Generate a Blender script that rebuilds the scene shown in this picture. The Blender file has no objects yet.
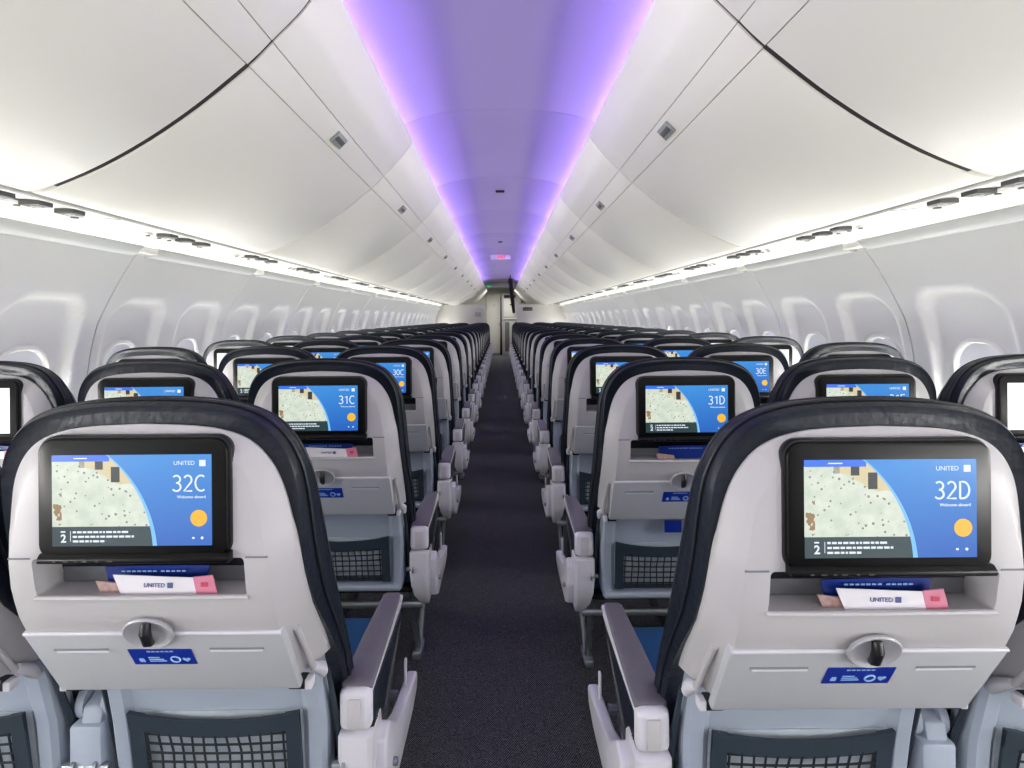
import bpy, bmesh, math, random
from mathutils import Vector, Matrix
random.seed(7)
S = bpy.context.scene
COL = S.collection
CAMZ = 1.275

# ------------------------------------------------------------------ materials
def lin(c):
    return tuple(((v/255)/12.92 if v/255 <= .04045 else ((v/255+.055)/1.055)**2.4) for v in c)

def mat(name, rgb, rough=.5, metal=0, spec=.5, noise=0, nscale=20, bump=0, bscale=200, emit=None, estr=0, coat=0):
    m = bpy.data.materials.new(name); m.use_nodes = True
    nt = m.node_tree; b = nt.nodes['Principled BSDF']
    c = lin(rgb)
    b.inputs['Base Color'].default_value = (*c, 1)
    b.inputs['Roughness'].default_value = rough
    b.inputs['Metallic'].default_value = metal
    b.inputs['Specular IOR Level'].default_value = spec
    b.inputs['Coat Weight'].default_value = coat
    tc = nt.nodes.new('ShaderNodeTexCoord')
    if noise:
        n = nt.nodes.new('ShaderNodeTexNoise'); n.inputs['Scale'].default_value = nscale; n.inputs['Detail'].default_value = 3
        nt.links.new(tc.outputs['Object'], n.inputs['Vector'])
        r = nt.nodes.new('ShaderNodeValToRGB')
        r.color_ramp.elements[0].position = .3; r.color_ramp.elements[1].position = .7
        r.color_ramp.elements[0].color = (*[v*(1-noise) for v in c], 1)
        r.color_ramp.elements[1].color = (*[min(1, v*(1+noise)) for v in c], 1)
        nt.links.new(n.outputs['Fac'], r.inputs['Fac']); nt.links.new(r.outputs['Color'], b.inputs['Base Color'])
    if bump:
        n2 = nt.nodes.new('ShaderNodeTexNoise'); n2.inputs['Scale'].default_value = bscale; n2.inputs['Detail'].default_value = 2
        nt.links.new(tc.outputs['Object'], n2.inputs['Vector'])
        bp = nt.nodes.new('ShaderNodeBump'); bp.inputs['Strength'].default_value = bump; bp.inputs['Distance'].default_value = .002
        nt.links.new(n2.outputs['Fac'], bp.inputs['Height']); nt.links.new(bp.outputs['Normal'], b.inputs['Normal'])
    if emit:
        b.inputs['Emission Color'].default_value = (*emit, 1)
        b.inputs['Emission Strength'].default_value = estr
    return m

M = {}
M['bin'] = mat('bin_white', (238,236,224), .38, noise=.012, nscale=1.2)
M['panel'] = mat('panel_white', (228,228,225), .45, noise=.012, nscale=1.5)
M['psu'] = mat('service_white', (234,233,226), .4, noise=.01, nscale=2)
M['ceil'] = mat('ceiling_violet_tint', (143,130,174), .5, noise=.012, nscale=1)  # white ceiling; violet of the wash light tinted into its base colour
M['shade'] = mat('shade_white', (236,238,242), .5, noise=.01, nscale=4)
M['shell'] = mat('seat_shell', (186,184,187), .42, noise=.015, nscale=6, bump=.08, bscale=900)
M['tray'] = mat('tray_grey', (184,186,192), .4, noise=.012, nscale=6, bump=.08, bscale=900)
M['lower'] = mat('lower_shell', (160,170,186), .45, noise=.02, nscale=6)
M['arm'] = mat('arm_plastic', (205,204,212), .4, noise=.015, nscale=8)
M['armtop'] = mat('arm_pad', (100,97,106), .6, spec=.25, noise=.04, nscale=30, bump=.15, bscale=700)
M['leather'] = mat('navy_leather', (24,30,41), .36, noise=.12, nscale=9, bump=.6, bscale=70, spec=.32)
M['stitch'] = mat('navy_piping', (20,25,36), .5, noise=.1, nscale=40)
M['cushion'] = mat('blue_leather', (22,70,118), .45, noise=.08, nscale=12, bump=.3, bscale=160)
M['black'] = mat('black_plastic', (7,7,9), .32, noise=.1, nscale=40, spec=.22)
M['dark'] = mat('dark_void', (22,24,30), .8, noise=.1, nscale=10)
M['cavity'] = mat('pocket_grey', (120,122,130), .6, noise=.04, nscale=12)
M['knob'] = mat('knob_black', (22,24,30), .35, noise=.1, nscale=60)
M['dish'] = mat('latch_dish', (168,168,174), .35, noise=.03, nscale=30)
M['sticker'] = mat('sticker_blue', (10,42,150), .35, noise=.04, nscale=40)
M['stickerink'] = mat('sticker_ink', (150,190,235), .4, noise=.03, nscale=40)
M['net'] = mat('net_black', (20,28,36), .7, noise=.15, nscale=90)
M['netframe'] = mat('pocket_navy', (38,50,62), .55, noise=.1, nscale=40, bump=.2, bscale=300)
M['netback'] = mat('pocket_lining', (176,186,196), .7, noise=.12, nscale=25)
M['metal'] = mat('brushed_metal', (150,156,162), .35, metal=.85, noise=.05, nscale=40)
M['seam'] = mat('seam_grey', (70,70,68), .7, noise=.08, nscale=20)
M['seamlight'] = mat('seam_light', (176,176,172), .6, noise=.05, nscale=20)
M['gapdark'] = mat('gap_dark', (46,44,42), .8, noise=.08, nscale=20)
M['latch'] = mat('bin_latch', (150,152,152), .35, metal=.2, noise=.05, nscale=60)
M['ledge'] = mat('ledge_grey', (196,198,194), .5, noise=.02, nscale=6)
M['vent'] = mat('vent_grey', (84,84,83), .5, noise=.05, nscale=80)
M['magblue'] = mat('card_blue', (14,44,130), .35, noise=.05, nscale=30)
M['magwhite'] = mat('card_white', (222,218,226), .4, noise=.03, nscale=30)
M['magpink'] = mat('card_pink', (205,125,150), .4, noise=.04, nscale=30)
M['magink'] = mat('card_ink', (80,90,140), .5, noise=.05, nscale=60)
M['magtan'] = mat('card_tan', (170,140,135), .5, noise=.25, nscale=120)
M['beige'] = mat('bulkhead_cream', (200,198,192), .5, noise=.02, nscale=3)
M['galley'] = mat('galley_grey', (158,158,160), .4, noise=.05, nscale=5)
M['markred'] = mat('mark_red', (190,60,90), .5, noise=.05)
M['exitred'] = mat('sign_red', (190,30,60), .4, noise=.03, nscale=40, emit=(.8,.05,.12), estr=.5)
M['exitgreen'] = mat('sign_green', (60,200,120), .4, noise=.03, nscale=40, emit=(.1,.9,.4), estr=.25)
M['sign'] = mat('sign_frost', (214,205,235), .4, noise=.02, nscale=40)
M['ledwhite'] = mat('led_white', (255,255,255), .5, noise=.001, emit=(1,.985,.95), estr=3)
M['ledviolet'] = mat('led_violet', (255,255,255), .5, noise=.001, emit=(.53,.40,1), estr=27)
M['daylight'] = mat('window_daylight', (250,250,250), .4, noise=.001, emit=(1,.985,.95), estr=29)
M['txt'] = mat('screen_text', (20,22,26), .4, noise=.001, emit=(.85,.92,1), estr=.42)
M['sun'] = mat('screen_sun', (26,20,6), .4, noise=.001, emit=(.95,.53,.04), estr=.42)
M['lampglass'] = mat('lamp_glass', (250,250,248), .3, noise=.01, emit=(1,.98,.94), estr=1.5)

def carpet():
    m = bpy.data.materials.new('carpet'); m.use_nodes = True
    nt = m.node_tree; b = nt.nodes['Principled BSDF']; N = nt.nodes.new; L = nt.links.new
    tc = N('ShaderNodeTexCoord'); mp = N('ShaderNodeMapping'); L(tc.outputs['Object'], mp.inputs['Vector'])
    mp.inputs['Rotation'].default_value = (0, 0, .6)
    w = N('ShaderNodeTexWave'); w.inputs['Scale'].default_value = 55; w.inputs['Distortion'].default_value = 5; w.inputs['Detail'].default_value = 3; w.inputs['Detail Scale'].default_value = 6
    L(mp.outputs['Vector'], w.inputs['Vector'])
    n = N('ShaderNodeTexNoise'); n.inputs['Scale'].default_value = 210; n.inputs['Detail'].default_value = 3; L(tc.outputs['Object'], n.inputs['Vector'])
    mx = N('ShaderNodeMath'); mx.operation = 'MULTIPLY'; L(w.outputs['Fac'], mx.inputs[0]); L(n.outputs['Fac'], mx.inputs[1])
    r = N('ShaderNodeValToRGB'); L(mx.outputs[0], r.inputs['Fac'])
    e = r.color_ramp.elements; e[0].position = .15; e[0].color = (*lin((31,32,37)), 1); e[1].position = .55; e[1].color = (*lin((112,112,120)), 1)
    L(r.outputs['Color'], b.inputs['Base Color']); b.inputs['Roughness'].default_value = .95
    b.inputs['Specular IOR Level'].default_value = .15
    bp = N('ShaderNodeBump'); bp.inputs['Strength'].default_value = .6; bp.inputs['Distance'].default_value = .004
    L(mx.outputs[0], bp.inputs['Height']); L(bp.outputs['Normal'], b.inputs['Normal'])
    return m
M['carpet'] = carpet()

# screen picture, procedural in the display's own coordinates
DX0, DW, DZ0, DH = -.1095, .219, .966, .125
def screen_mat():
    m = bpy.data.materials.new('display_picture'); m.use_nodes = True
    nt = m.node_tree; b = nt.nodes['Principled BSDF']; N = nt.nodes.new; L = nt.links.new
    tc = N('ShaderNodeTexCoord'); sp = N('ShaderNodeSeparateXYZ'); L(tc.outputs['Object'], sp.inputs[0])
    def op(o, a, b_=None, c=None):
        n = N('ShaderNodeMath'); n.operation = o
        for i, v in enumerate((a, b_, c)):
            if v is None: continue
            if isinstance(v, (int, float)): n.inputs[i].default_value = v
            else: L(v, n.inputs[i])
        return n.outputs[0]
    X, Z = sp.outputs['X'], sp.outputs['Z']
    u = op('DIVIDE', op('SUBTRACT', X, DX0), DW); v = op('DIVIDE', op('SUBTRACT', Z, DZ0), DH)
    dx = op('ADD', op('SUBTRACT', X, DX0), .0375); dz = op('ADD', op('SUBTRACT', Z, DZ0), .01)
    dist = op('SQRT', op('ADD', op('MULTIPLY', dx, dx), op('MULTIPLY', dz, dz)))
    inside = op('LESS_THAN', dist, .1755)
    rimr = op('SUBTRACT', .1815, op('MULTIPLY', v, .0045))
    rim = op('MULTIPLY', op('LESS_THAN', dist, rimr), op('SUBTRACT', 1, inside))
    def box(u0, u1, v0, v1):
        a = op('MULTIPLY', op('GREATER_THAN', u, u0), op('LESS_THAN', u, u1))
        return op('MULTIPLY', a, op('MULTIPLY', op('GREATER_THAN', v, v0), op('LESS_THAN', v, v1)))
    def rgb(c):
        return (*lin(c), 1)
    def mix(f, a, b_):
        n = N('ShaderNodeMix'); n.data_type = 'RGBA'
        L(f, n.inputs['Factor']) if not isinstance(f, (int, float)) else setattr(n.inputs['Factor'], 'default_value', f)
        for k, val in ((6, a), (7, b_)):
            if isinstance(val, tuple): n.inputs[k].default_value = val
            else: L(val, n.inputs[k])
        return n.outputs[2]
    blue = mix(op('MULTIPLY', v, op('SUBTRACT', 1.25, op('MULTIPLY', u, .25))), rgb((36,96,186)), rgb((58,138,214)))
    no = N('ShaderNodeTexNoise'); no.inputs['Scale'].default_value = 60; no.inputs['Detail'].default_value = 5; L(tc.outputs['Object'], no.inputs['Vector'])
    vo = N('ShaderNodeTexVoronoi'); vo.inputs['Scale'].default_value = 125; L(tc.outputs['Object'], vo.inputs['Vector'])
    plaza = mix(no.outputs['Fac'], rgb((170,190,172)), rgb((236,238,224)))
    dots = op('LESS_THAN', vo.outputs['Distance'], op('MULTIPLY', no.outputs['Fac'], .36))
    plaza = mix(op('MULTIPLY', dots, .75), plaza, rgb((84,84,78)))
    # buildings on the upper right of the picture
    bl = op('GREATER_THAN', op('ADD', v, op('MULTIPLY', op('SUBTRACT', no.outputs['Fac'], .5), .12)), op('SUBTRACT', 1.08, op('MULTIPLY', u, .95)))
    bl = op('MULTIPLY', bl, op('GREATER_THAN', v, op('ADD', .66, op('MULTIPLY', op('SUBTRACT', no.outputs['Fac'], .5), .2))))
    pic = mix(op('MULTIPLY', bl, .85), plaza, rgb((214,196,150)))
    dk = op('ADD', box(.27, .32, .84, .93), op('ADD', box(.37, .425, .70, .87), op('MULTIPLY', box(.17, .205, .86, .93), .5)))
    pic = mix(op('MINIMUM', dk, 1), pic, rgb((52,58,56)))
    side = op('MULTIPLY', box(.005, .06, .24, .6), op('GREATER_THAN', no.outputs['Fac'], .56))
    pic = mix(side, pic, rgb((150,120,80)))
    pic = mix(box(0, .8, -.01, .215), pic, rgb((40,62,66)))
    pic = mix(box(0, .36, .93, 1.01), pic, rgb((48,112,226)))
    out = mix(rim, blue, rgb((120,190,245)))
    out = mix(inside, out, pic)
    b.inputs['Base Color'].default_value = (.01,.01,.012,1)
    L(out, b.inputs['Emission Color']); b.inputs['Emission Strength'].default_value = .47
    b.inputs['Roughness'].default_value = .25
    return m
M['screen'] = screen_mat()
def pale_screen_mat():
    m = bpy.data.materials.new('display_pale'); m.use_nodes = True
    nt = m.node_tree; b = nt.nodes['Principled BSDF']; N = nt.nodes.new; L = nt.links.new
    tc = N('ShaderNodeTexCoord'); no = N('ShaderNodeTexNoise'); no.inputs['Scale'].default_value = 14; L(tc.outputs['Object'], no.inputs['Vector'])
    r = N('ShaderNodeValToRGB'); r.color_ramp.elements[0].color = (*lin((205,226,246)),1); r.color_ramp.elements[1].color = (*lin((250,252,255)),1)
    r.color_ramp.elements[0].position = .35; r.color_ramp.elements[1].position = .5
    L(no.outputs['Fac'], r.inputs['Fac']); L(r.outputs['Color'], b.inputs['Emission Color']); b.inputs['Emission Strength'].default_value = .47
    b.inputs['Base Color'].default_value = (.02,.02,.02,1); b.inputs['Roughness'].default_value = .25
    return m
M['palescreen'] = pale_screen_mat()

# ------------------------------------------------------------------ mesh helpers
class MB:
    def __init__(s): s.v = []; s.f = []
    def add(s, verts, faces):
        o = len(s.v); s.v += [tuple(v) for v in verts]; s.f += [tuple(i+o for i in f) for f in faces]; return s
    def bm_add(s, bm):
        bm.verts.ensure_lookup_table(); bm.verts.index_update()
        s.add([v.co[:] for v in bm.verts], [[v.index for v in f.verts] for f in bm.faces]); bm.free(); return s
    def box(s, c, d, r=0, seg=2, rot=None):
        bm = bmesh.new(); bmesh.ops.create_cube(bm, size=1)
        bmesh.ops.scale(bm, vec=d, verts=bm.verts)
        if r: bmesh.ops.bevel(bm, geom=bm.edges[:], offset=min(r, min(d)*.49), segments=seg, profile=.5, affect='EDGES')
        if rot: bmesh.ops.rotate(bm, cent=(0,0,0), matrix=Matrix.Rotation(rot[1], 3, rot[0]), verts=bm.verts)
        bmesh.ops.translate(bm, vec=c, verts=bm.verts)
        return s.bm_add(bm)
    def prism(s, pts, axis, a, b, r=0, seg=2):
        """closed polygon pts (2d) extruded along axis from a to b; for axis x pts are (y,z), axis y (x,z), axis z (x,y)"""
        def P(p, t):
            return {'x': (t, p[0], p[1]), 'y': (p[0], t, p[1]), 'z': (p[0], p[1], t)}[axis]
        bm = bmesh.new()
        A = [bm.verts.new(P(p, a)) for p in pts]; B = [bm.verts.new(P(p, b)) for p in pts]
        n = len(pts); bm.faces.new(A); bm.faces.new(B[::-1])
        for i in range(n): bm.faces.new((A[i], B[i], B[(i+1) % n], A[(i+1) % n]))
        bmesh.ops.recalc_face_normals(bm, faces=bm.faces)
        if r: bmesh.ops.bevel(bm, geom=[e for e in bm.edges], offset=r, segments=seg, profile=.5, affect='EDGES', clamp_overlap=True)
        return s.bm_add(bm)
    def tube(s, pts, r, n=8, closed=False, radii=None):
        pts = [Vector(p) for p in pts]; m = len(pts); rings = []
        up0 = None
        for i, p in enumerate(pts):
            if closed: t = pts[(i+1) % m]-pts[i-1]
            else: t = pts[min(i+1, m-1)]-pts[max(i-1, 0)]
            t.normalize()
            if up0 is None: up0 = Vector((0,0,1)) if abs(t.z) < .9 else Vector((1,0,0))
            a = (up0 - t*up0.dot(t)).normalized(); up0 = a; b = t.cross(a)
            rr = radii[i] if radii else r
            rings.append([p + (a*math.cos(2*math.pi*k/n) + b*math.sin(2*math.pi*k/n))*rr for k in range(n)])
        V = [v for R in rings for v in R]; F = []
        for i in range(m if closed else m-1):
            j = (i+1) % m
            for k in range(n): F.append((i*n+k, i*n+(k+1) % n, j*n+(k+1) % n, j*n+k))
        if not closed:
            F.append(tuple(range(n))[::-1]); F.append(tuple((m-1)*n+k for k in range(n)))
        return s.add(V, F)
    def disc(s, c, r, axis, h, n=24, bev=0, sx=1):
        pts = [(math.cos(2*math.pi*k/n)*r*sx, math.sin(2*math.pi*k/n)*r) for k in range(n)]
        i = 'xyz'.index(axis); oth = [k for k in range(3) if k != i]
        pts = [(p[0]+c[oth[0]], p[1]+c[oth[1]]) for p in pts]
        return s.prism(pts, axis, c[i]-h/2, c[i]+h/2, bev)
    def grid(s, rows, close_u=False):
        """rows: list of equal length point lists"""
        n = len(rows[0]); V = [p for r in rows for p in r]; F = []
        for i in range(len(rows)-1):
            for k in range(n if close_u else n-1):
                F.append((i*n+k, i*n+(k+1) % n, (i+1)*n+(k+1) % n, (i+1)*n+k))
        return s.add(V, F)
    def mesh(s, name, m, angle=35):
        me = bpy.data.meshes.new(name); me.from_pydata([tuple(v) for v in s.v], [], s.f)
        bm = bmesh.new(); bm.from_mesh(me); bmesh.ops.remove_doubles(bm, verts=bm.verts, dist=1e-5)
        bmesh.ops.recalc_face_normals(bm, faces=bm.faces); bm.to_mesh(me); bm.free()
        me.materials.append(M[m] if isinstance(m, str) else m)
        me.polygons.foreach_set('use_smooth', [True]*len(me.polygons)); me.set_sharp_from_angle(angle=math.radians(angle))
        return me
    def build(s, name, m, parent=None, angle=35):
        o = bpy.data.objects.new(name, s.mesh(name, m, angle)); COL.objects.link(o)
        if parent: o.parent = parent
        return o

def tag(o, label=None, cat=None, group=None, kind=None):
    if label: o['label'] = label
    if cat: o['category'] = cat
    if group: o['group'] = group
    if kind: o['kind'] = kind
    return o
def empty(name, loc=(0,0,0), parent=None):
    o = bpy.data.objects.new(name, None); COL.objects.link(o); o.location = loc; o.empty_display_size = .1
    if parent: o.parent = parent
    return o
def copy_tree(o, parent=None, skip=()):
    c = o.copy(); COL.objects.link(c)
    c.parent = parent
    for ch in list(o.children):
        if ch.name.split('.')[0] in skip: continue
        copy_tree(ch, c, skip)
    return c
def text_mesh(string, size, m, extrude=.0004, bold=0):
    cu = bpy.data.curves.new('lettering', 'FONT'); cu.body = string; cu.size = size; cu.extrude = extrude; cu.offset = bold
    cu.align_x = 'RIGHT'; cu.resolution_u = 3
    o = bpy.data.objects.new('lettering', cu); COL.objects.link(o)
    bpy.context.view_layer.update()
    me = bpy.data.meshes.new_from_object(o.evaluated_get(bpy.context.evaluated_depsgraph_get()))
    bpy.data.objects.remove(o); me.transform(Matrix.Rotation(math.pi/2, 4, 'X'))
    me.materials.clear(); me.materials.append(M[m]); return me
def mesh_part(name, me, parent, loc=(0,0,0), rot=None):
    o = bpy.data.objects.new(name, me); COL.objects.link(o); o.parent = parent; o.location = loc
    if rot: o.rotation_euler = rot
    return o
def catmull(pts, k=5):
    out = []; n = len(pts)
    for i in range(n-1):
        p0, p1, p2, p3 = (Vector(pts[max(i-1,0)]), Vector(pts[i]), Vector(pts[i+1]), Vector(pts[min(i+2,n-1)]))
        for j in range(k):
            t = j/k
            out.append(.5*((2*p1)+(-p0+p2)*t+(2*p0-5*p1+4*p2-p3)*t*t+(-p0+3*p1-3*p2+p3)*t**3))
    out.append(Vector(pts[-1])); return out
def interp(tab, z):
    if z <= tab[0][0]: return tab[0][1]
    for (a, va), (b, vb) in zip(tab, tab[1:]):
        if z <= b: return va+(vb-va)*(z-a)/(b-a)
    return tab[-1][1]
def offset2(pts, d):
    out = []
    for i, p in enumerate(pts):
        t = (pts[min(i+1,len(pts)-1)]-pts[max(i-1,0)]).normalized(); nrm = Vector((t.y, -t.x))
        out.append(p+nrm*d)
    out[-1].x = 0
    return out
def slab(layers, nx=8):
    """layers: list of half outlines [(x,z)...] bottom->top centre with y: list of lists of (x,y,z), last point at x=0. Makes a closed symmetric body."""
    mb = MB()
    R = [[Vector(p) for p in l] for l in layers]; Lf = [[Vector((-p[0], p[1], p[2])) for p in l] for l in layers]
    mb.grid(R); mb.grid(Lf)
    for l in (R[0], R[-1]):   # faces: fill across
        rows = []
        for p in l: rows.append([Vector((p.x*(1-2*k/nx), p.y, p.z)) for k in range(nx+1)])
        mb.grid(rows[:-1]);
        top = rows[-2]; mb.add(top+[l[-1]], [(k, k+1, len(top)) for k in range(nx)])
    rows = [[Vector((l[0].x*(1-2*k/nx), l[0].y, l[0].z)) for k in range(nx+1)] for l in R]
    mb.grid(rows)
    return mb
def boolean_cut(me, cutters):
    o = bpy.data.objects.new('work', me); COL.objects.link(o); cs = []
    for c in cutters:
        co = bpy.data.objects.new('cut', c.mesh('cut', 'cavity')); COL.objects.link(co); cs.append(co)
        md = o.modifiers.new('b', 'BOOLEAN'); md.operation = 'DIFFERENCE'; md.object = co; md.solver = 'EXACT'
    bpy.context.view_layer.update()
    out = bpy.data.meshes.new_from_object(o.evaluated_get(bpy.context.evaluated_depsgraph_get()))
    for x in cs+[o]: bpy.data.objects.remove(x)
    out.polygons.foreach_set('use_smooth', [True]*len(out.polygons)); out.set_sharp_from_angle(angle=math.radians(35))
    return out
def rrect(cx, cy, w, h, r, n=5):
    pts = []
    for sx, sy, a0 in ((1,1,0), (-1,1,90), (-1,-1,180), (1,-1,270)):
        for k in range(n+1):
            a = math.radians(a0+90*k/n); pts.append((cx+sx*(w/2-r)+r*math.cos(a), cy+sy*(h/2-r)+r*math.sin(a)))
    return pts

def arc(cx, cy, rx, ry, a0, a1, n=10):
    return [(cx+rx*math.cos(math.radians(a0+(a1-a0)*k/n)), cy+ry*math.sin(math.radians(a0+(a1-a0)*k/n))) for k in range(n+1)]
GL = {'0': [arc(.3,.5,.27,.5,90,450,20)], '1': [[(.12,.80),(.36,1.0),(.36,0)]],
 '2': [arc(.28,.72,.25,.28,150,-35,10)+[(.03,.0),(.56,.0)]],
 '3': [arc(.27,.76,.24,.24,140,-90,10), arc(.26,.26,.28,.27,90,-145,10)],
 '9': [arc(.3,.7,.25,.3,0,360,16), arc(.22,.62,.33,.62,5,-80,8)], '8': [arc(.3,.75,.21,.25,0,360,16), arc(.3,.26,.26,.26,0,360,16)],
 '7': [[(.03,1),(.56,1),(.2,0)]], '6': [arc(.3,.3,.25,.3,0,360,16), arc(.38,.38,.33,.62,100,185,8)],
 'B': [[(.08,0),(.08,1),(.3,1)]+arc(.3,.76,.22,.24,90,-90,8)+[(.08,.52)], [(.3,.52)]+arc(.3,.26,.27,.26,90,-90,8)+[(.08,0)]],
 'C': [arc(.42,.5,.37,.5,55,305,16)], 'D': [[(.08,0),(.08,1),(.25,1)]+arc(.25,.5,.38,.5,90,-90,12)+[(.08,0)]],
 'E': [[(.52,1),(.08,1),(.08,0),(.52,0)], [(.08,.52),(.46,.52)]]}
def numeral_mesh(st, h, m):
    mb = MB(); x = 0; pos = []
    for ch in st: pos.append(x); x += h*(.72 if ch not in '1' else .66)
    for ch, x0 in zip(st, pos):
        for pl in GL[ch]:
            mb.tube([(x0+p[0]*h-x, 0, p[1]*h) for p in pl], h*.058, 6)
    return mb.mesh('lettering', m)

# ------------------------------------------------------------------ seat
YB = [(.40,.210),(.56,.180),(.69,.122),(.76,.078),(.828,.030),(.85,.020),(.897,.006),(.94,0),(1.2,0)]     # rear face y against height
YF = [(.40,.39),(.50,.345),(.75,.238),(.825,.205),(.953,.145),(1.08,.085),(1.2,.06)]            # front face of backrest

def seat_proto(side):
    """side=+1: the aisle is on the +x side of the C seat; parts are in seat coordinates (x across, y forward, z up)"""
    root = empty('airliner_seat')
    # --- backrest shell
    face = catmull([Vector(p) for p in ((.186,.70),(.194,.83),(.192,.94),(.185,.985),(.176,1.03),(.163,1.062),(.143,1.086),(.113,1.100),(.07,1.107),(0,1.110))], 5)
    def lay(pts, f): return [(p.x, f(p.y), p.y) for p in pts]
    rim_off = lambda z: interp([(.69,.085),(.83,.062),(.975,.034),(1.08,.018),(1.13,.012)], z)
    o1 = offset2(face, .006); o2 = offset2(face, .019)
    L0 = lay(offset2(face, -.014), lambda z: interp(YB, z))
    L1 = lay(offset2(face, -.011), lambda z: interp(YB, z)+.0012)
    L2 = lay(offset2(face, .014), lambda z: interp(YB, z)+rim_off(z)*.78)
    L3 = lay(o2, lambda z: interp(YB, z)+rim_off(z))
    L4 = lay(o2, lambda z: interp(YB, z)+rim_off(z)+.015)
    me = slab([L0, L1, L2, L3, L4]).mesh('backrest_shell', 'shell')
    pocket = MB().prism(rrect(.0, .915, .252, .037*1.0, .006), 'y', -.05, .055, .0)
    pocket2 = MB().prism(rrect(.0, .915, .296, .058, .006), 'y', -.05, .060)
    me = boolean_cut(me, [pocket2])
    shell = mesh_part('backrest_shell', me, root)
    # cheek lines beside the pocket and a raised lip under it
    b = MB()
    b.tube([(-.150,.009,.8850),(0,.008,.8845),(.150,.009,.8850)], .004, 8)
    b.build('pocket_lip', 'shell', shell)
    for sx in (-1, 1): MB().tube([(sx*.150,.0005,.9445),(sx*.181,.0005,.9445)], .0016, 6).build('shell_joint', 'cavity', shell)
    b = MB().box((0,.057,.915), (.294,.004,.056), .001); b.build('pocket_back', 'cavity', shell)
    for sx in (-1, 1):   # side strut groove lines down to tray hinge
        b = MB(); b.tube([(sx*.196,.066,.81),(sx*.199,.098,.76),(sx*.200,.132,.705)], .005, 10)
        b.build('tray_arm', 'shell', shell)
    # --- leather cushion
    out = catmull([Vector(p) for p in ((.212,.44),(.219,.6),(.220,.80),(.219,.95),(.216,1.03),(.209,1.07),(.193,1.104),(.166,1.131),(.123,1.148),(.065,1.156),(0,1.158))], 5)
    yb = lambda z: interp(YB, z)+rim_off(z)
    yf = lambda z: interp(YF, z)
    def mixy(t): return lambda z: yb(z)*(1-t)+max(yf(z), yb(z)+.04)*t
    Ls = [lay(offset2(out, -.012), lambda z: yb(z)+.004), lay(offset2(out, -.003), lambda z: yb(z)+.001), lay(offset2(out, .002), mixy(.14)), lay(offset2(out, .001), mixy(.30)), lay(offset2(out, .004), mixy(.42)),
          lay(offset2(out, .004), mixy(.7)), lay(offset2(out, -.001), mixy(.88)), lay(offset2(out, -.012), mixy(.97)), lay(offset2(out, -.03), mixy(1.0))]
    cush = slab(Ls, 10).build('backrest_cushion', 'leather', root, 50)
    for t, r in ((.30, .0028), (.70, .0022)):
        pl = lay(offset2(out, .0035), mixy(t)); pts = pl+[(-p[0], p[1], p[2]) for p in pl[-2::-1]]
        MB().tube(pts, r, 6).build('piping', 'stitch', cush)
    # --- monitor
    mon = MB()
    pts = rrect(0, 1.0305, .261, .165, .020, 6)
    mon.prism(pts, 'y', -.010, .012, .004, 3)
    mon.prism([(-.016,.944),(-.016,.950),(-.010,.956),(.012,.956),(.012,.942),(-.010,.941)], 'x', -.129, .133, .002)
    mon = mon.build('monitor', 'black', root)
    b = MB().prism(rrect(0, 1.0305, .267, .171, .023, 6), 'y', -.004, .010, .002, 2)
    b.build('monitor_bezel', 'knob', root)['label'] = 'dark grey surround of the screen'
    disp = MB().box((DX0+DW/2, -.0105, DZ0+DH/2), (DW, .0012, DH), 0).build('display', 'screen', mon)
    for i, x in enumerate((-.103, -.088, -.074, -.062, -.045, -.028)):
        MB().box((x, -.0162, .947), (.007 if i % 2 else .004, .0012, .0016), 0).build('button', 'seam', mon)
    # marks on the display, in metres from its corner
    tx = mesh_part('lettering', text_mesh('UNITED', .0082, 'txt', .0002, -.00005), disp, (DX0+.925*DW-.006, -.0113, DZ0+.885*DH))
    MB().box((DX0+.945*DW, -.0113, DZ0+.905*DH), (.0085,.0006,.0085), 0).build('emblem', 'txt', disp)
    mesh_part('greeting_line', text_mesh('Welcome aboard', .0056, 'txt', .0002), disp, (DX0+.965*DW, -.0113, DZ0+.52*DH))
    MB().disc((DX0+.92*DW, -.0113, DZ0+.30*DH), .0115, 'y', .0006, 24).build('sun_icon', 'sun', disp)
    b = MB()
    b.box((DX0+.885*DW, -.0113, DZ0+.083*DH), (.0032,.0006,.0024)); b.disc((DX0+.94*DW, -.0113, DZ0+.083*DH), .0019, 'y', .0006, 10)
    b.build('small_icons', 'txt', disp)
    mesh_part('caption_numeral', text_mesh('2', .0155, 'txt', .0002, .0003), disp, (DX0+.088*DW, -.0113, DZ0+.045*DH))
    b = MB(); b.box((DX0+.068*DW, -.0113, DZ0+.160*DH), (.006,.0006,.0018)); b.box((DX0+.115*DW, -.0113, DZ0+.11*DH), (.0005,.0006,.014))
    rr = random.Random(3)
    for k, (vv, ww) in enumerate(((.155,.34),(.105,.38),(.055,.19))):
        x = .13
        while x < .13+ww:
            w = rr.uniform(.012, .04); b.box((DX0+(x+w/2)*DW, -.0113, DZ0+vv*DH), (w*DW,.0006,.0026)); x += w+.008
    b.build('caption_lines', 'txt', disp)
    x = .135; b = MB(); b.box((DX0+.18*DW, -.0113, DZ0+.965*DH), (.018,.0006,.0014)); b.build('menu_mark', 'txt', disp)
    # --- tray table (stowed), slab following the seat's slope
    tray = MB()
    A, Bz = (.038,.828), (.112,.695)
    d = Vector((Bz[0]-A[0], Bz[1]-A[1])); Ln = d.length; d.normalize(); nn = Vector((d.y, -d.x))   # nn points aft (-y)
    if nn.x > 0: nn = -nn
    P = lambda s_, o_: (A[0]+d.x*s_*Ln+nn.x*o_, A[1]+d.y*s_*Ln+nn.y*o_)
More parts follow.
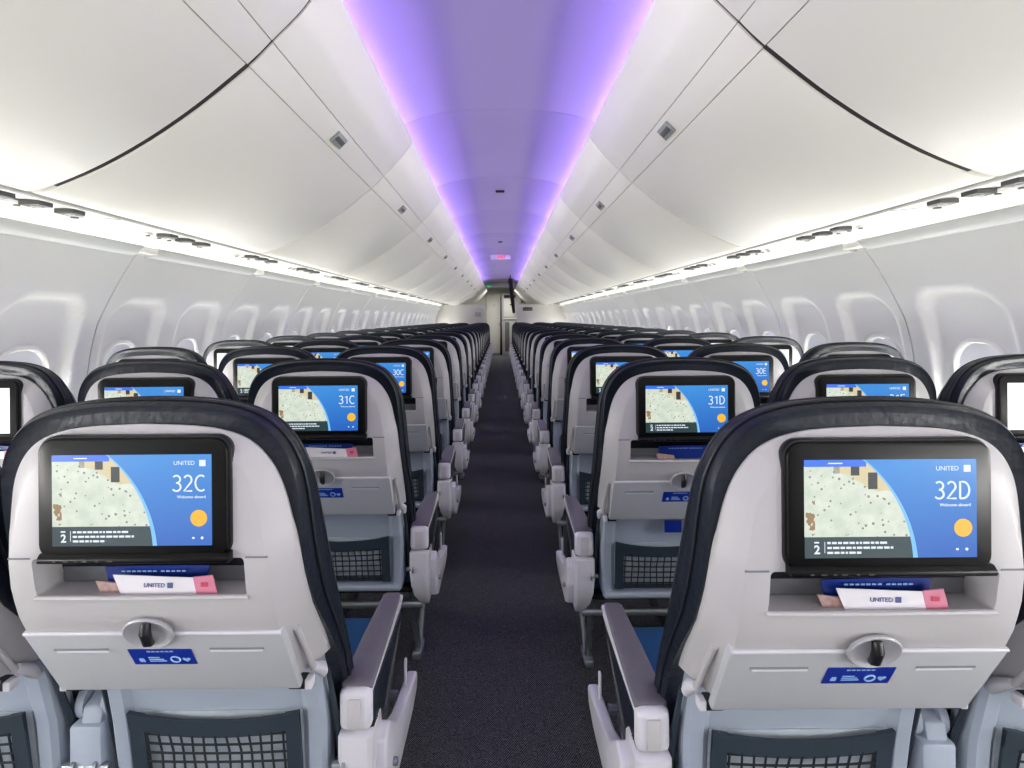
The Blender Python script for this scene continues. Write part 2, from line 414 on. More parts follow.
    tray.prism([P(0,-.006), P(0,.006), P(.03,.010), P(.97,.010), P(1,.006), P(1,-.006)], 'x', -.188, .188, .003, 2)
    tray = tray.build('tray_table', 'tray', root)
    rotx = math.atan2(d.x, -d.y)      # tilt of the tray about x
    def on_tray(s_, x, o_=.0105): y, z = P(s_, o_); return Vector((x, y, z))
    def flat(b_, s_, x, o_): # build flat geometry at origin in XZ then place
        return b_
    MBb = MB(); MBb.tube([on_tray(.012, -.186, .0085), on_tray(.012, .186, .0085)], .0032, 8); MBb.build('tray_lip_highlight', 'arm', tray)  # lighter bead paints the highlight along the top lip
    for sx in (-1, 1):
        sl = MB(); sl.tube([on_tray(.25, sx*.075, .010), on_tray(.25, sx*.155, .010)], .0022, 6); sl.build('tray_groove', 'cavity', tray)
        sl = MB(); sl.tube([on_tray(.28, sx*.075, .010), on_tray(.28, sx*.152, .010)], .0024, 6); sl.build('tray_slot_highlight', 'arm', tray)  # lighter line paints the highlight beside each slot
        hb = MB(); y, z = P(.97, -.004); hb.box((sx*.178, y+.012, z-.010), (.030,.024,.016), .004)
        hb = hb.build('tray_hinge', 'knob', tray)
        hb2 = MB(); hb2.box((sx*.196, y+.010, z-.010), (.012,.020,.016), .003).build('hinge_cap', 'arm', hb)
    # hinge knuckle (white rounded) on aisle-side bottom of shell
    for sx in (-1, 1):
        k = MB(); k.tube([(sx*.200,.130,.712),(sx*.205,.150,.697),(sx*.204,.165,.68)], .014, 12, radii=[.007,.0105,.008]); k.build('hinge_knuckle', 'arm', root)
    # latch: round dish and dark turn knob over shell/tray joint
    y0, z0 = P(-.04, .012)
    dish = MB(); n = 28; rings = []
    for r_, o_ in ((.0355,.000),(.0365,.0035),(.0340,.0055),(.0300,.0035),(.020,-.001),(.0,-.001)):
        rings.append([Vector((r_*math.cos(2*math.pi*k/n), -o_, .80*r_*math.sin(2*math.pi*k/n))) for k in range(n)])
    dish.grid(rings, True)
    dish = dish.build('tray_latch', 'dish', root); dish.location = (.0, y0, z0); dish.rotation_euler = (rotx*.75, 0, 0)
    kb = MB(); kb.tube([(0,-.001,.018),(.0,-.008,.008),(0,-.008,-.010),(0,-.003,-.018)], .007, 12, radii=[.0065,.0078,.0072,.0050])
    kb.build('latch_knob', 'knob', dish)
    # sticker (skewed)
    st = MB(); q = [on_tray(.25,-.047), on_tray(.25,.047), on_tray(.50,.047), on_tray(.50,-.047)]
    nv = Vector((0, nn.x, nn.y))*.0006
    st.add(q+[p+nv for p in q], [(0,1,2,3),(4,5,6,7),(0,1,5,4),(1,2,6,5),(2,3,7,6),(3,0,4,7)])
    st = st.build('sticker', 'sticker', tray)
    ik = MB()
    def dash(s0, s1, x0, x1):
        s0 += .03; s1 += .03
        q = [on_tray(s0,x0,.0112), on_tray(s0,x1,.0112), on_tray(s1,x1,.0112), on_tray(s1,x0,.0112)]
        ik.add(q+[p+nv*.5 for p in q], [(0,1,2,3),(4,5,6,7),(0,1,5,4),(1,2,6,5),(2,3,7,6),(3,0,4,7)])
    for x in range(6): dash(.245,.262,-.020+x*.0068,-.015+x*.0068)
    dash(.38,.425,-.037,-.029); dash(.365,.375,-.036,-.030)
    dash(.345,.36,-.022,-.005); dash(.375,.39,-.022,.000); dash(.405,.42,-.022,.003)
    ringp = [on_tray(.415+.045*math.sin(a)*1.0, .0175+.0068*math.cos(a), .0112) for a in [2*math.pi*k/16 for k in range(16)]]
    ik.tube(ringp, .0014, 5, closed=True)
    hp = [on_tray(.42+.10*y_, .034+x_, .0112) for x_, y_ in ((0,.38),(-.006,-.05),(-.0055,-.25),(-.003,-.33),(0,-.2),(.003,-.33),(.0055,-.25),(.006,-.05))]
    ik.add(hp+[p+nv*.5 for p in hp], [tuple(range(8)), tuple(range(8,16))]+[(i,(i+1)%8,8+(i+1)%8,8+i) for i in range(8)])
    ik.build('sticker_marks', 'stickerink', st)
    # --- lower back panel, framed, with net pocket
    lp = MB()
    yl = lambda z: interp([(.40,.232),(.57,.212),(.66,.190),(.71,.165)], z)
    zs = [.400,.405,.43,.50,.56,.62,.66,.69,.697]
    wv = lambda z: interp([(.40,.180),(.43,.188),(.55,.192),(.70,.190)], z)
    def ring(z):
        w = wv(z); y = yl(z); pts = []
        # cross-section: raised side frames, recessed middle
        for x, o in ((-w,.05),(-w,.008),(-w+.008,0),(-w+.030,0),(-w+.042,.010),(w-.042,.010),(w-.030,0),(w-.008,0),(w,.008),(w,.05)):
            pts.append(Vector((x, y+o, z)))
        return pts
    rings = [ring(z) for z in zs]
    rings[0] = [p+Vector((0,.012,0)) for p in rings[0]]; rings[-1] = [p+Vector((0,.01,0)) for p in rings[-1]]
    lp.grid(rings, True); lp.add(rings[0], [tuple(range(10))]); lp.add(rings[-1], [tuple(range(10))])
    lp = lp.build('lower_back_panel', 'lower', root)
    MB().prism([(.222,.405),(.215,.415),(.217,.426),(.25,.426),(.255,.405)], 'x', -.18, .18, .004).build('bottom_rail', 'lower', lp)
    # pocket
    hw = .150
    ztop = lambda x: .590-.018*(1-(x/hw)**2)**1.0+.0*x
    zb = .437
    pk = MB()
    def band(x0, x1, n_, zt, zl, off, th=.006):
        top = []; 
        rows = []
        for k in range(n_+1):
            x = x0+(x1-x0)*k/n_; a, b_ = zt(x), zl(x)
            rows.append([Vector((x, yl(a)-off, a)), Vector((x, yl(b_)-off, b_)), Vector((x, yl(b_)-off+th, b_)), Vector((x, yl(a)-off+th, a))])
        pk.grid(rows, True); pk.add(rows[0], [(0,1,2,3)]); pk.add(rows[-1], [(0,1,2,3)])
    band(-hw, hw, 16, ztop, lambda x: ztop(x)-.032, .012)
    band(-hw, hw, 8, lambda x: zb+.012, lambda x: zb, .004)
    band(-hw, -hw+.026, 3, ztop, lambda x: zb, .009); band(hw-.026, hw, 3, ztop, lambda x: zb, .009)
    pkt = pk.build('seat_pocket', 'netframe', root)
    bk = MB().box((0, yl(.53)+.006, .53), (.30,.003,.14), 0, rot=None)
    bk = MB(); bk.add([(-.146, yl(.445)+.006,.445),(.15,yl(.445)+.006,.445),(.15,yl(.58)+.006,.58),(-.15,yl(.58)+.006,.58),(-.15, yl(.445)+.009,.445),(.15,yl(.445)+.009,.445),(.15,yl(.58)+.009,.58),(-.15,yl(.58)+.009,.58)],
            [(0,1,2,3),(4,5,6,7),(0,1,5,4),(1,2,6,5),(2,3,7,6),(3,0,4,7)])
    bk.build('pocket_lining', 'netback', pkt)
    nt_ = MB()
    for k in range(13):
        x = -.120+.020*k; nt_.tube([(x, yl(.57)-.009, ztop(x)-.028), (x+.003*math.sin(k), yl(.51)-.007, .51), (x, yl(.45)-.004, zb+.006)], .0021, 5)
    for k in range(6):
        z = .457+.0185*k; pts = [(x, yl(z)-.0075, z+(.0-.008*(1-(x/hw)**2))*(k/5)) for x in [-.126+.021*j for j in range(13)]]
        nt_.tube(pts, .0021, 5)
    nt_.build('net', 'net', pkt)
    # --- seat cushion, pan, beams
    c = MB(); c.prism([(.355,.42),(.35,.45),(.37,.462),(.62,.468),(.74,.462),(.775,.44),(.78,.39),(.75,.365),(.36,.365)], 'x', -.214, .214, .012, 3)
    c.build('seat_cushion', 'cushion', root)
    MB().box((0,.54,.352), (.40,.40,.022), .006).build('seat_pan', 'dark', root)
    for y in (.30, .63):
        MB().tube([(-.2415,y,.325),(.2415,y,.325)], .0125, 10).build('seat_beam', 'metal', root)
    # --- side link plates between backrest and lower frame (dark gas spring area)
    for sx in (-1, 1):
        l = MB(); l.tube([(sx*.200,.200,.665),(sx*.204,.235,.56),(sx*.204,.260,.45)], .007, 8, radii=[.004,.006,.004]); l.build('recline_link', 'netframe', root)
        l = MB(); l.tube([(sx*.200,.225,.475),(sx*.240,.225,.475)], .007, 8); l.disc((sx*.222,.225,.475), .014, 'x', .006, 14); l.build('pivot_bolt', 'metal', root)
    return root

def make_armrest(parent, x, s, aisle):
    """s = +1 when the aisle side is +x"""
    body = MB()
    body.prism([(.285,.596),(.278,.585),(.276,.535),(.288,.522),(.34,.525),(.45,.562),(.60,.575),(.628,.585),(.628,.596)], 'x', x-.024, x+.024, .004, 2)
    body.box((x, .283, .562), (.058,.030,.074), .012, 3)
    arm = body.build('armrest', 'arm', parent)
    if aisle: arm.location = (0, -.048, .010)
    pd = MB()   # tapering top pad
    rows = []
    for y, w, z in ((.282,.024,.600),(.286,.0275,.604),(.30,.0285,.606),(.45,.0255,.607),(.60,.0205,.605),(.622,.018,.602),(.630,.013,.597)):
        rows.append([Vector((x-w, y, z-.012)), Vector((x-w, y, z-.003)), Vector((x-w+.004, y, z)), Vector((x+w-.004, y, z)), Vector((x+w, y, z-.003)), Vector((x+w, y, z-.012))])
    pd.grid(rows, True); pd.add(rows[0], [tuple(range(6))]); pd.add(rows[-1], [tuple(range(6))])
    pd.build('arm_pad', 'armtop', arm, 60)
    MB().box((x, .2665, .560), (.024,.006,.052), .003).build('cap_inset', 'shell', arm)
    post = MB()
    if aisle:
        rows = []
        for z, y0, y1, hw_, dx in ((.524,.270,.345,.027,0),(.520,.264,.350,.031,0),(.46,.264,.362,.031,0),(.41,.274,.376,.029,.001),(.37,.292,.386,.024,.004),(.340,.318,.392,.017,.008),(.322,.345,.388,.010,.011),(.318,.355,.380,.005,.012)):
            cx_ = x+s*dx; r_ = min(.008, hw_*.45)
            rows.append([Vector(p) for p in ((cx_-hw_+r_,y0,z),(cx_+hw_-r_,y0,z),(cx_+hw_,y0+r_,z),(cx_+hw_,y1-r_,z),(cx_+hw_-r_,y1,z),(cx_-hw_+r_,y1,z),(cx_-hw_,y1-r_,z),(cx_-hw_,y0+r_,z))])
        post.grid(rows, True); post.add(rows[0], [tuple(range(8))]); post.add(rows[-1], [tuple(range(8))])
        post.build('armrest_post', 'arm', parent).location = (0, -.048, .006)
        fin = MB(); xf = x+s*.036
        fin.prism([(.335,.505),(.300,.49),(.295,.43),(.32,.365),(.38,.337),(.60,.332),(.665,.345),(.680,.372),(.672,.386),(.60,.398),(.47,.425),(.40,.455)], 'x', xf-.013, xf+.013, .006, 3)
        fin = fin.build('side_panel', 'arm', parent); fin.location = (0, -.04, 0)
        MB().disc((xf+s*.016, .36, .405), .008, 'x', .012, 12, .002).build('side_bolt', 'metal', fin)
        MB().box((xf-s*.004, .600, .425), (.006,.012,.07), .002, rot=None).build('side_stay', 'arm', parent).location = (0, -.04, 0)
        pad = MB(); pad.prism([(.30,.575),(.285,.505),(.33,.462),(.385,.452),(.455,.482),(.53,.530),(.575,.562),(.60,.580)], 'x', x+s*.016-.009, x+s*.016+.013, .006, 2)
        pad = pad.build('side_padding', 'leather', arm)
        for k in range(2):
            o = .012+.012*k; xx = x+s*(.0295 if s > 0 else .0255)
            MB().tube([(xx,.31,.545-o),(xx,.335,.485+o*.6),(xx,.38,.470+o),(xx,.45,.500+o),(xx,.55,.562)], .0011, 5).build('stitching', 'vent', pad)
    else:
        post.box((x, .252, .452), (.058,.064,.195), .006, 2)
        post.prism([(.228,.545),(.236,.575),(.28,.59),(.31,.54)], 'x', x-.014, x+.022, .004)
        post.tube([(x-.030,.268,.570),(x-.016,.268,.570)], .032, 18); post.tube([(x+.016,.268,.570),(x+.030,.268,.570)], .032, 18)
        post.build('armrest_post', 'lower', parent)
    return arm

def make_legs(parent, x, s):
    l = MB()
    l.tube([(x,.42,.325),(x,.56,.03)], .012, 8)
    l.tube([(x+s*.02,.66,.33),(x+s*.004,.585,.03)], .010, 8)
    l.box((x,.57,.016), (.036,.10,.030), .006)
    l.build('leg_frame', 'metal', parent)

PITCH = .483
LX = [-.509-PITCH*k for k in range(3)]      # C B A
RX = [.494+PITCH*k for k in range(3)]       # D E F
NROWS = 18
yL = lambda r: .776+.78*r
yR = lambda r: .720+.777*r

base = seat_proto(1)
protos = {}
for key, x_arm in (('C', 1), ('B', 0), ('A', 0), ('D', -1), ('E', 0), ('F', 0)):
    r = base if key == 'C' else copy_tree(base)
    protos[key] = r
for key, r in protos.items():
    s = {'C': 1, 'D': -1}.get(key, 0)
    if key == 'C': make_armrest(r, .2415, 1, True); make_armrest(r, -.2415, 1, False); make_legs(r, .185, 1)
    if key == 'D': make_armrest(r, -.2415, -1, True); make_armrest(r, .2415, -1, False); make_legs(r, -.185, -1)
    if key == 'B': make_armrest(r, -.2415, 1, False)
    if key == 'E': make_armrest(r, .2415, 1, False)
    if key == 'A': make_armrest(r, -.232, 1, False); make_legs(r, .02, 1)
    if key == 'F': make_armrest(r, .232, 1, False); make_legs(r, -.02, -1)
for key in 'AF':   # window seats: plain pale displays without marks
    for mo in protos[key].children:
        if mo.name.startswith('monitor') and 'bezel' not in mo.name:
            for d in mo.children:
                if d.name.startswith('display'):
                    me = d.data.copy(); me.materials.clear(); me.materials.append(M['palescreen']); d.data = me
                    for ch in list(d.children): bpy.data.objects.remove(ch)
def find(root, nm):
    for c in root.children_recursive:
        if c.name.split('.')[0] == nm: return c
b = MB()
yl_ = .130
b.box((.02, .184, .642), (.052,.004,.036), .001); b.build('blue_tag', 'sticker', protos['D'])['label'] = 'blue tag at the net pocket'

ORD = ['nearest','second','third','fourth','fifth','sixth','seventh','eighth','ninth','tenth','eleventh','twelfth','thirteenth','fourteenth','fifteenth','sixteenth','seventeenth','farthest']
POS = {'C': ('aisle', 'left'), 'B': ('middle', 'left'), 'A': ('window', 'left'), 'D': ('aisle', 'right'), 'E': ('middle', 'right'), 'F': ('window', 'right')}
READ = {(0,'C'),(0,'D'),(1,'C'),(1,'D'),(1,'B'),(1,'E'),(2,'C'),(2,'E')}
FAR_SKIP = ('button','caption_lines','caption_numeral','small_icons','greeting_line','menu_mark','lettering','emblem','sticker_marks','tray_groove','tray_slot_highlight','cap_inset','stitching','side_bolt','hinge_cap','pivot_bolt','pocket_lip')
seats = {}
for row in range(NROWS):
    for key in 'CBADEF':
        src = protos[key]
        if row == 0: o = src
        else: o = copy_tree(src, None, (FAR_SKIP if row > 5 else ())+(() if row in (1,2) else ('blue_tag',)))
        x = (LX['CBA'.index(key)] if key in 'CBA' else RX['DEF'.index(key)])
        y = yL(row) if key in 'CBA' else yR(row)
        o.location = (x, y, 0)
        ps, sd = POS[key]
        if (row, key) in READ:
            lb = f'navy leather airliner seat with {32-row}{key} on its seatback screen'
        else:
            lb = f'navy and grey airliner {ps} seat, {sd} of the aisle, {ORD[row]} row from the camera'
        tag(o, lb, 'airplane seat', 'airliner seats in rows of three on both sides of the aisle')
        seats[(row, key)] = o
for c in list(seats[(0,'D')].children):
    if c.name.startswith('blue_tag'): bpy.data.objects.remove(c)
for (row, key), o in seats.items():
    if row <= 6 and key not in 'AF':
        d = find(o, 'display')
        t = mesh_part('seat_number', numeral_mesh(f'{32-row}{key}', .0212, 'txt'), d, (DX0+.965*DW, -.0113, DZ0+.600*DH))

# pocket reading matter
def mag_blue():
    b = MB(); pts = [(-.068,.0), (-.052,-.036), (.085,-.036), (.085,0)]
    rows = []
    for k in range(15):
        x = -.066+.150*k/14; zt = .004*(1-((x-.01)/.08)**2); rows.append([Vector((x,-.0010+.006*(x/.08)**2,zt)), Vector((x*.9,.004,-.034)), Vector((x*.9,.0065,-.034)), Vector((x,.0015+.006*(x/.08)**2,zt))])
    b.grid(rows, True); b.add(rows[0], [(0,1,2,3)]); b.add(rows[-1], [(0,1,2,3)])
    o = b.build('leaflet', 'magblue')
    i = MB()
    for k in range(12): i.box((-.036+.0075*k+(.004 if k > 6 else 0), -.0020, -.0035), (.0052,.0008,.0022))
    i.build('printed_line', 'txt_ink', o)
    return o
M['txt_ink'] = mat('leaflet_ink', (130,165,225), .4, noise=.02)
def card(): 
    o = empty('safety_card')
    b = MB(); b.prism([(-.068,.0),(.046,-.003),(.052,-.028),(-.056,-.028)], 'y', 0, .0015); b = b.build('card_sheet', 'magwhite', o)
    e = MB(); e.prism([(.046,-.002),(.074,.001),(.082,-.028),(.052,-.028)], 'y', -.0003, .0017); e.build('pink_end', 'magpink', o)['label'] = 'pink printed end'
    i = MB(); i.box((.014,-.0006,-.0140), (.0075,.0008,.0075)); i.build('printed_marks', 'magink', b)
    mesh_part('lettering', text_mesh('UNITED', .0085, 'magink', .0003), b, (.007,-.0006,-.0170))
    f = MB(); f.box((.063,-.0009,-.012), (.010,.0008,.006)); f.build('printed_square', 'markred', o)
    return o
def mag_tan():
    b = MB(); b.prism([(-.030,.0),(.020,-.006),(.024,-.020),(-.022,-.020)], 'y', 0, .003); return b.build('magazine', 'magtan')
mb_, cd_, tn_ = mag_blue(), card(), mag_tan()
first = {'b':1, 'c':1, 't':1}
def where(row, key):
    ps, sd = POS[key]
    if (row, key) in READ: return f'under the {32-row}{key} screen'
    return f'in the {ps} seat pocket, {ORD[row]} row, {sd} of the aisle'
for row in range(5):
    for key in 'CBADEF':
        sx, sy = seats[(row,key)].location.x, seats[(row,key)].location.y
        def put(src, k, x, y, z, rz=0, rots=0):
            o = src if first[k] else copy_tree(src); first[k] = 0
            o.location = (sx+x, sy+y, z); o.rotation_euler = (math.radians(rots), rz, 0); return o
        o = put(mb_, 'b', .0, .026, .919); tag(o, 'blue leaflet '+where(row,key), 'leaflet', 'blue leaflets in the seat pockets')
        if not (key == 'D' and row == 1):
            o = put(cd_, 'c', .022 if key in 'CBA' else .014, .016, .913, .02); tag(o, 'white card with pink end '+where(row,key), 'card', 'white and pink cards in the seat pockets')
        if row < 2: 
            o = put(tn_, 't', -.045, .022, .903); tag(o, 'dull reddish magazine edge '+where(row,key), 'magazine', 'reddish magazines in the seat pockets')

# ------------------------------------------------------------------ cabin shell
WALL = [(-1.30,1.57),(-1.0,1.70),(-.7,1.79),(-.40,1.832),(-.19,1.815),(-.044,1.784),(.035,1.752),(.19,1.669),(.33,1.575),(.36,1.55)]
wp = catmull([Vector((h, l)) for h, l in WALL], 8)
WT = [(p.x, p.y) for p in wp]
wl = lambda h: interp(WT, h)
def wallpt(side, y, h, off=0):
    t = Vector((wl(h+.01)-wl(h-.01), .02)).normalized()   # (dL, dh)
    n = Vector((t.y, -t.x))                                # outward
    return Vector((side*(wl(h)+n.x*off), y, CAMZ+h+n.y*off))
def sd_rrect(py, pz, cy, cz, hw, hh, r):
    qx, qy = abs(py-cy)-hw+r, abs(pz-cz)-hh+r
    return math.hypot(max(qx,0), max(qy,0))+min(max(qx,qy),0)-r
def sstep(a, b, x):
    t = min(1, max(0, (x-a)/(b-a))); return t*t*(3-2*t)
PL = 1.12
YEND = 15.3
Y0 = -1.05
npan = 15
first_seam = 2.45-3*PL          # -0.91
nwin = 1
HS = [-1.27, -1.1, -.95, -.8, -.7, -.6, -.52]+[-.46+.02*k for k in range(40)]
HS = [h for h in HS if h < .335]+[.335]
def wall_mesh(side):
    mb = MB(); ny = 56; g = .0035
    for j in range(ny+1):
        pass
    rows = []
    for j in range(ny+1):
        y = g+(PL-2*g)*j/ny; rr = []
        for h in HS:
            d = 0
            for wc in (.26, .82):
                s = sd_rrect(y, h, wc, -.19, .205, .29, .13)
                d = max(d, .038*sstep(0, -.035, s))
                s2 = sd_rrect(y, h, wc, -.30, .128, .185, .11)
                d = d+.045*sstep(.004, -.012, s2)
            rr.append(wallpt(side, y, h, d))
        rows.append(rr)
    rows.insert(0, [wallpt(side, g, h, .02) for h in HS]); rows.append([wallpt(side, PL-g, h, .02) for h in HS])
    mb.grid(rows); return mb.mesh('wall', 'panel', 60)
wall_me = {-1: wall_mesh(-1), 1: wall_mesh(1)}
def window_parts(side):
    root = empty('window_1')
    fr = MB(); n = 40
    def loop(hw, hh, r, off):
        pts = []
        for p in rrect(0, -.30, 2*hw, 2*hh, r, 8): pts.append(wallpt(side, p[0], p[1], off))
        return pts
    fr.grid([loop(.142,.198,.118,.042), loop(.138,.194,.116,.033), loop(.130,.186,.112,.032), loop(.122,.178,.106,.044), loop(.120,.176,.104,.062)], True)
    fr.build('window_frame', 'panel', root, 60)
    sh = MB(); rows = []
    for k in range(9):
        h = -.305+.195*k/8; row = []
        for j in range(11):
            y = -.128+.256*j/10; row.append(wallpt(side, y, h, .050))
        rows.append(row)
    sh.grid(rows); sh.build('window_shade', 'shade', root, 60)
    MB().tube([wallpt(side, -.05, -.30, .048), wallpt(side, .05, -.30, .048)], .006, 8).build('shade_pull', 'shade', root)
    pn = MB(); pn.grid([[wallpt(side, -.128+.256*j/8, -.49+.19*k/5, .058) for j in range(9)] for k in range(6)]); pn.build('window_pane', 'daylight', root, 60)
    return root
wproto = {-1: window_parts(-1), 1: window_parts(1)}
used = {-1: False, 1: False}
for side, nm in ((-1, 'left'), (1, 'right')):
    for k in range(npan):
        y = first_seam+PL*k
        o = bpy.data.objects.new(f'wall_{nm}', wall_me[side]); COL.objects.link(o); o.location = (0, y, 0); tag(o, kind='structure')
        for wc in (.26, .82):
            w = copy_tree(wproto[side]) if used[side] else wproto[side]; used[side] = True
            w.name = f'window_{nwin}'; nwin += 1; w.location = (0, y+wc, 0); tag(w, kind='structure')
    # dark skin behind the panel joints
    mb = MB(); rows = [[wallpt(side, yy, h, o_) for h in HS] for yy, o_ in ((first_seam-.1,.06),(16.6,.06))]
    mb.grid(rows); o = mb.build(f'wall_{nm}', 'seam'); tag(o, kind='structure')

# floor
o = MB().add([(-1.62,-1.4,0),(1.62,-1.4,0),(1.62,20.6,0),(-1.62,20.6,0),(-1.62,-1.4,-.03),(1.62,-1.4,-.03),(1.62,20.6,-.03),(-1.62,20.6,-.03)],
             [(0,1,2,3),(4,5,6,7),(0,1,5,4),(1,2,6,5),(2,3,7,6),(3,0,4,7)]).build('floor', 'carpet'); tag(o, kind='structure')
# seat tracks under the seats
for i, x in enumerate((-1.25,-.69,.67,1.23)):
    o = MB().box((x, 7.2, .004), (.03, 15.5, .008), .001).build('trim_1', 'dark'); tag(o, kind='structure')

# ceiling: shallow dome between the bin tops in one even violet-tinted colour
CE = [(0,1.085),(.10,1.084),(.20,1.080),(.30,1.068),(.40,1.046),(.48,1.018),(.56,.985),(.64,.94),(.69,.89),(.70,.85)]
ce_panels = 0
SEG = 1.40
y = -1.3
while y < 15.9:
    g = .0015
    pts = [Vector((-x,h)) for x,h in CE[::-1]]+[Vector((x,h)) for x,h in CE[1:]]
    rows = [[Vector((p.x, yy, CAMZ+p.y+dz)) for p in pts] for yy, dz in ((y+g,.008),(y+g,.001),(y+g+.004,0),(y+SEG-g-.004,0),(y+SEG-g,.001),(y+SEG-g,.008))]
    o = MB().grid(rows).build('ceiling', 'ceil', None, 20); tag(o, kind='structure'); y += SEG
    yce = y
o = MB().add([(-.7,-1.4,CAMZ+1.12),(.7,-1.4,CAMZ+1.12),(.7,20.6,CAMZ+1.12),(-.7,20.6,CAMZ+1.06)], [(0,1,2,3)]).build('ceiling', 'seamlight'); tag(o, kind='structure')
# ceiling fittings
b = MB().box((0,4.75,CAMZ+1.078), (.075,.04,.014), .004); tag(b.build('ceiling_sensor','dark'), 'small dark slot fitting on the violet ceiling, nearer one', 'ceiling fitting')
b = MB().box((0,7.9,CAMZ+1.078), (.055,.05,.014), .004); tag(b.build('ceiling_sensor','dark'), 'small dark slot fitting on the violet ceiling, just before the exit sign', 'ceiling fitting')
es = empty('exit_sign', (0,9.4,CAMZ+1.03)); tag(es, 'frosted exit sign with red letters hanging under the violet ceiling', 'exit sign')
MB().box((0,0,0), (.34,.03,.085), .012).build('sign_case', 'sign', es)
t = mesh_part('lettering', text_mesh('EXIT', .066, 'exitred', .002, .002), es, (.085,-.017,-.023))

# ------------------------------------------------------------------ overhead bins
PROF = [(1.262,.352),(1.235,.342),(1.178,.356),(1.06,.405),(.93,.476),(.797,.566),(.665,.672)]
VAL1 = [(.6635,.6745),(.63,.705),(.6005,.7355)]
VAL2 = [(.599,.7375),(.53,.806),(.495,.850),(.462,.893),(.450,.915),(.456,.924),(.475,.922),(.50,.885),(.56,.850),(.62,.846)]
def strip(side, prof, y0, y1, th, nm, m, parent, r=.006, k=4):
    pts = catmull([Vector(p) for p in prof], k); n = len(pts)
    inn = []
    for i, p in enumerate(pts):
        t = (pts[min(i+1,n-1)]-pts[max(i-1,0)]).normalized(); nrm = Vector((-t.y, t.x))
        if nrm.y < 0 and abs(nrm.y) > .2: nrm = -nrm
        inn.append(p+Vector((.55,.83)).normalized()*th)
    mb = MB(); rows = []
    for yy, ins in ((y0, r), (y0+r*.3, r*.3), (y0+r, 0), (y1-r, 0), (y1-r*.3, r*.3), (y1, r)):
        dv = Vector((.55,.83)).normalized()*ins
        rows.append([Vector((side*(p.x+dv.x), yy, CAMZ+p.y+dv.y)) for p in pts]+[Vector((side*p.x, yy, CAMZ+p.y)) for p in inn[::-1]])
    mb.grid(rows, True)
    # end caps as quad strips
    for R in (rows[0], rows[-1]):
        mb.add(R, [(i, i+1, 2*n-2-i, 2*n-1-i) for i in range(n-1)])
    return mb.build(nm, m, parent, 40)
def make_bin(side):
    root = empty('overhead_bin')
    g = .0075
    door = strip(side, PROF, g, SEG-g, .022, 'bin_door', 'bin', root)
    strip(side, VAL1, g*.5, SEG-g*.5, .018, 'bin_fascia', 'bin', root, .003, 3)
    strip(side, VAL2, g*.35, SEG-g*.35, .018, 'bin_top_fascia', 'bin', root, .002, 5)
    body = MB(); body.prism([(side*p[0], CAMZ+p[1]) for p in ((1.25,.40),(.95,.51),(.69,.705),(.565,.83),(.64,.835),(1.15,.82),(1.40,.60),(1.36,.42))], 'y', g+.004, SEG-g-.004)
    body.build('bin_body', 'seamlight', root)
    # latch on the fascia
    c = Vector((.632,.703)); t = Vector((-.665,.747)); la = MB()
    la.box((0,0,0), (.050,.110,.010), .003)
    lo = la.build('bin_latch', 'latch', root)
    lo.location = (side*(c.x-.004), SEG*.5, CAMZ+c.y-.003); lo.rotation_euler = (0, side*math.atan2(.70,.71), 0)
    lb = MB().box((0,.0,-.006), (.020,.085,.004), .001).build('latch_paddle', 'vent', lo)
    return root
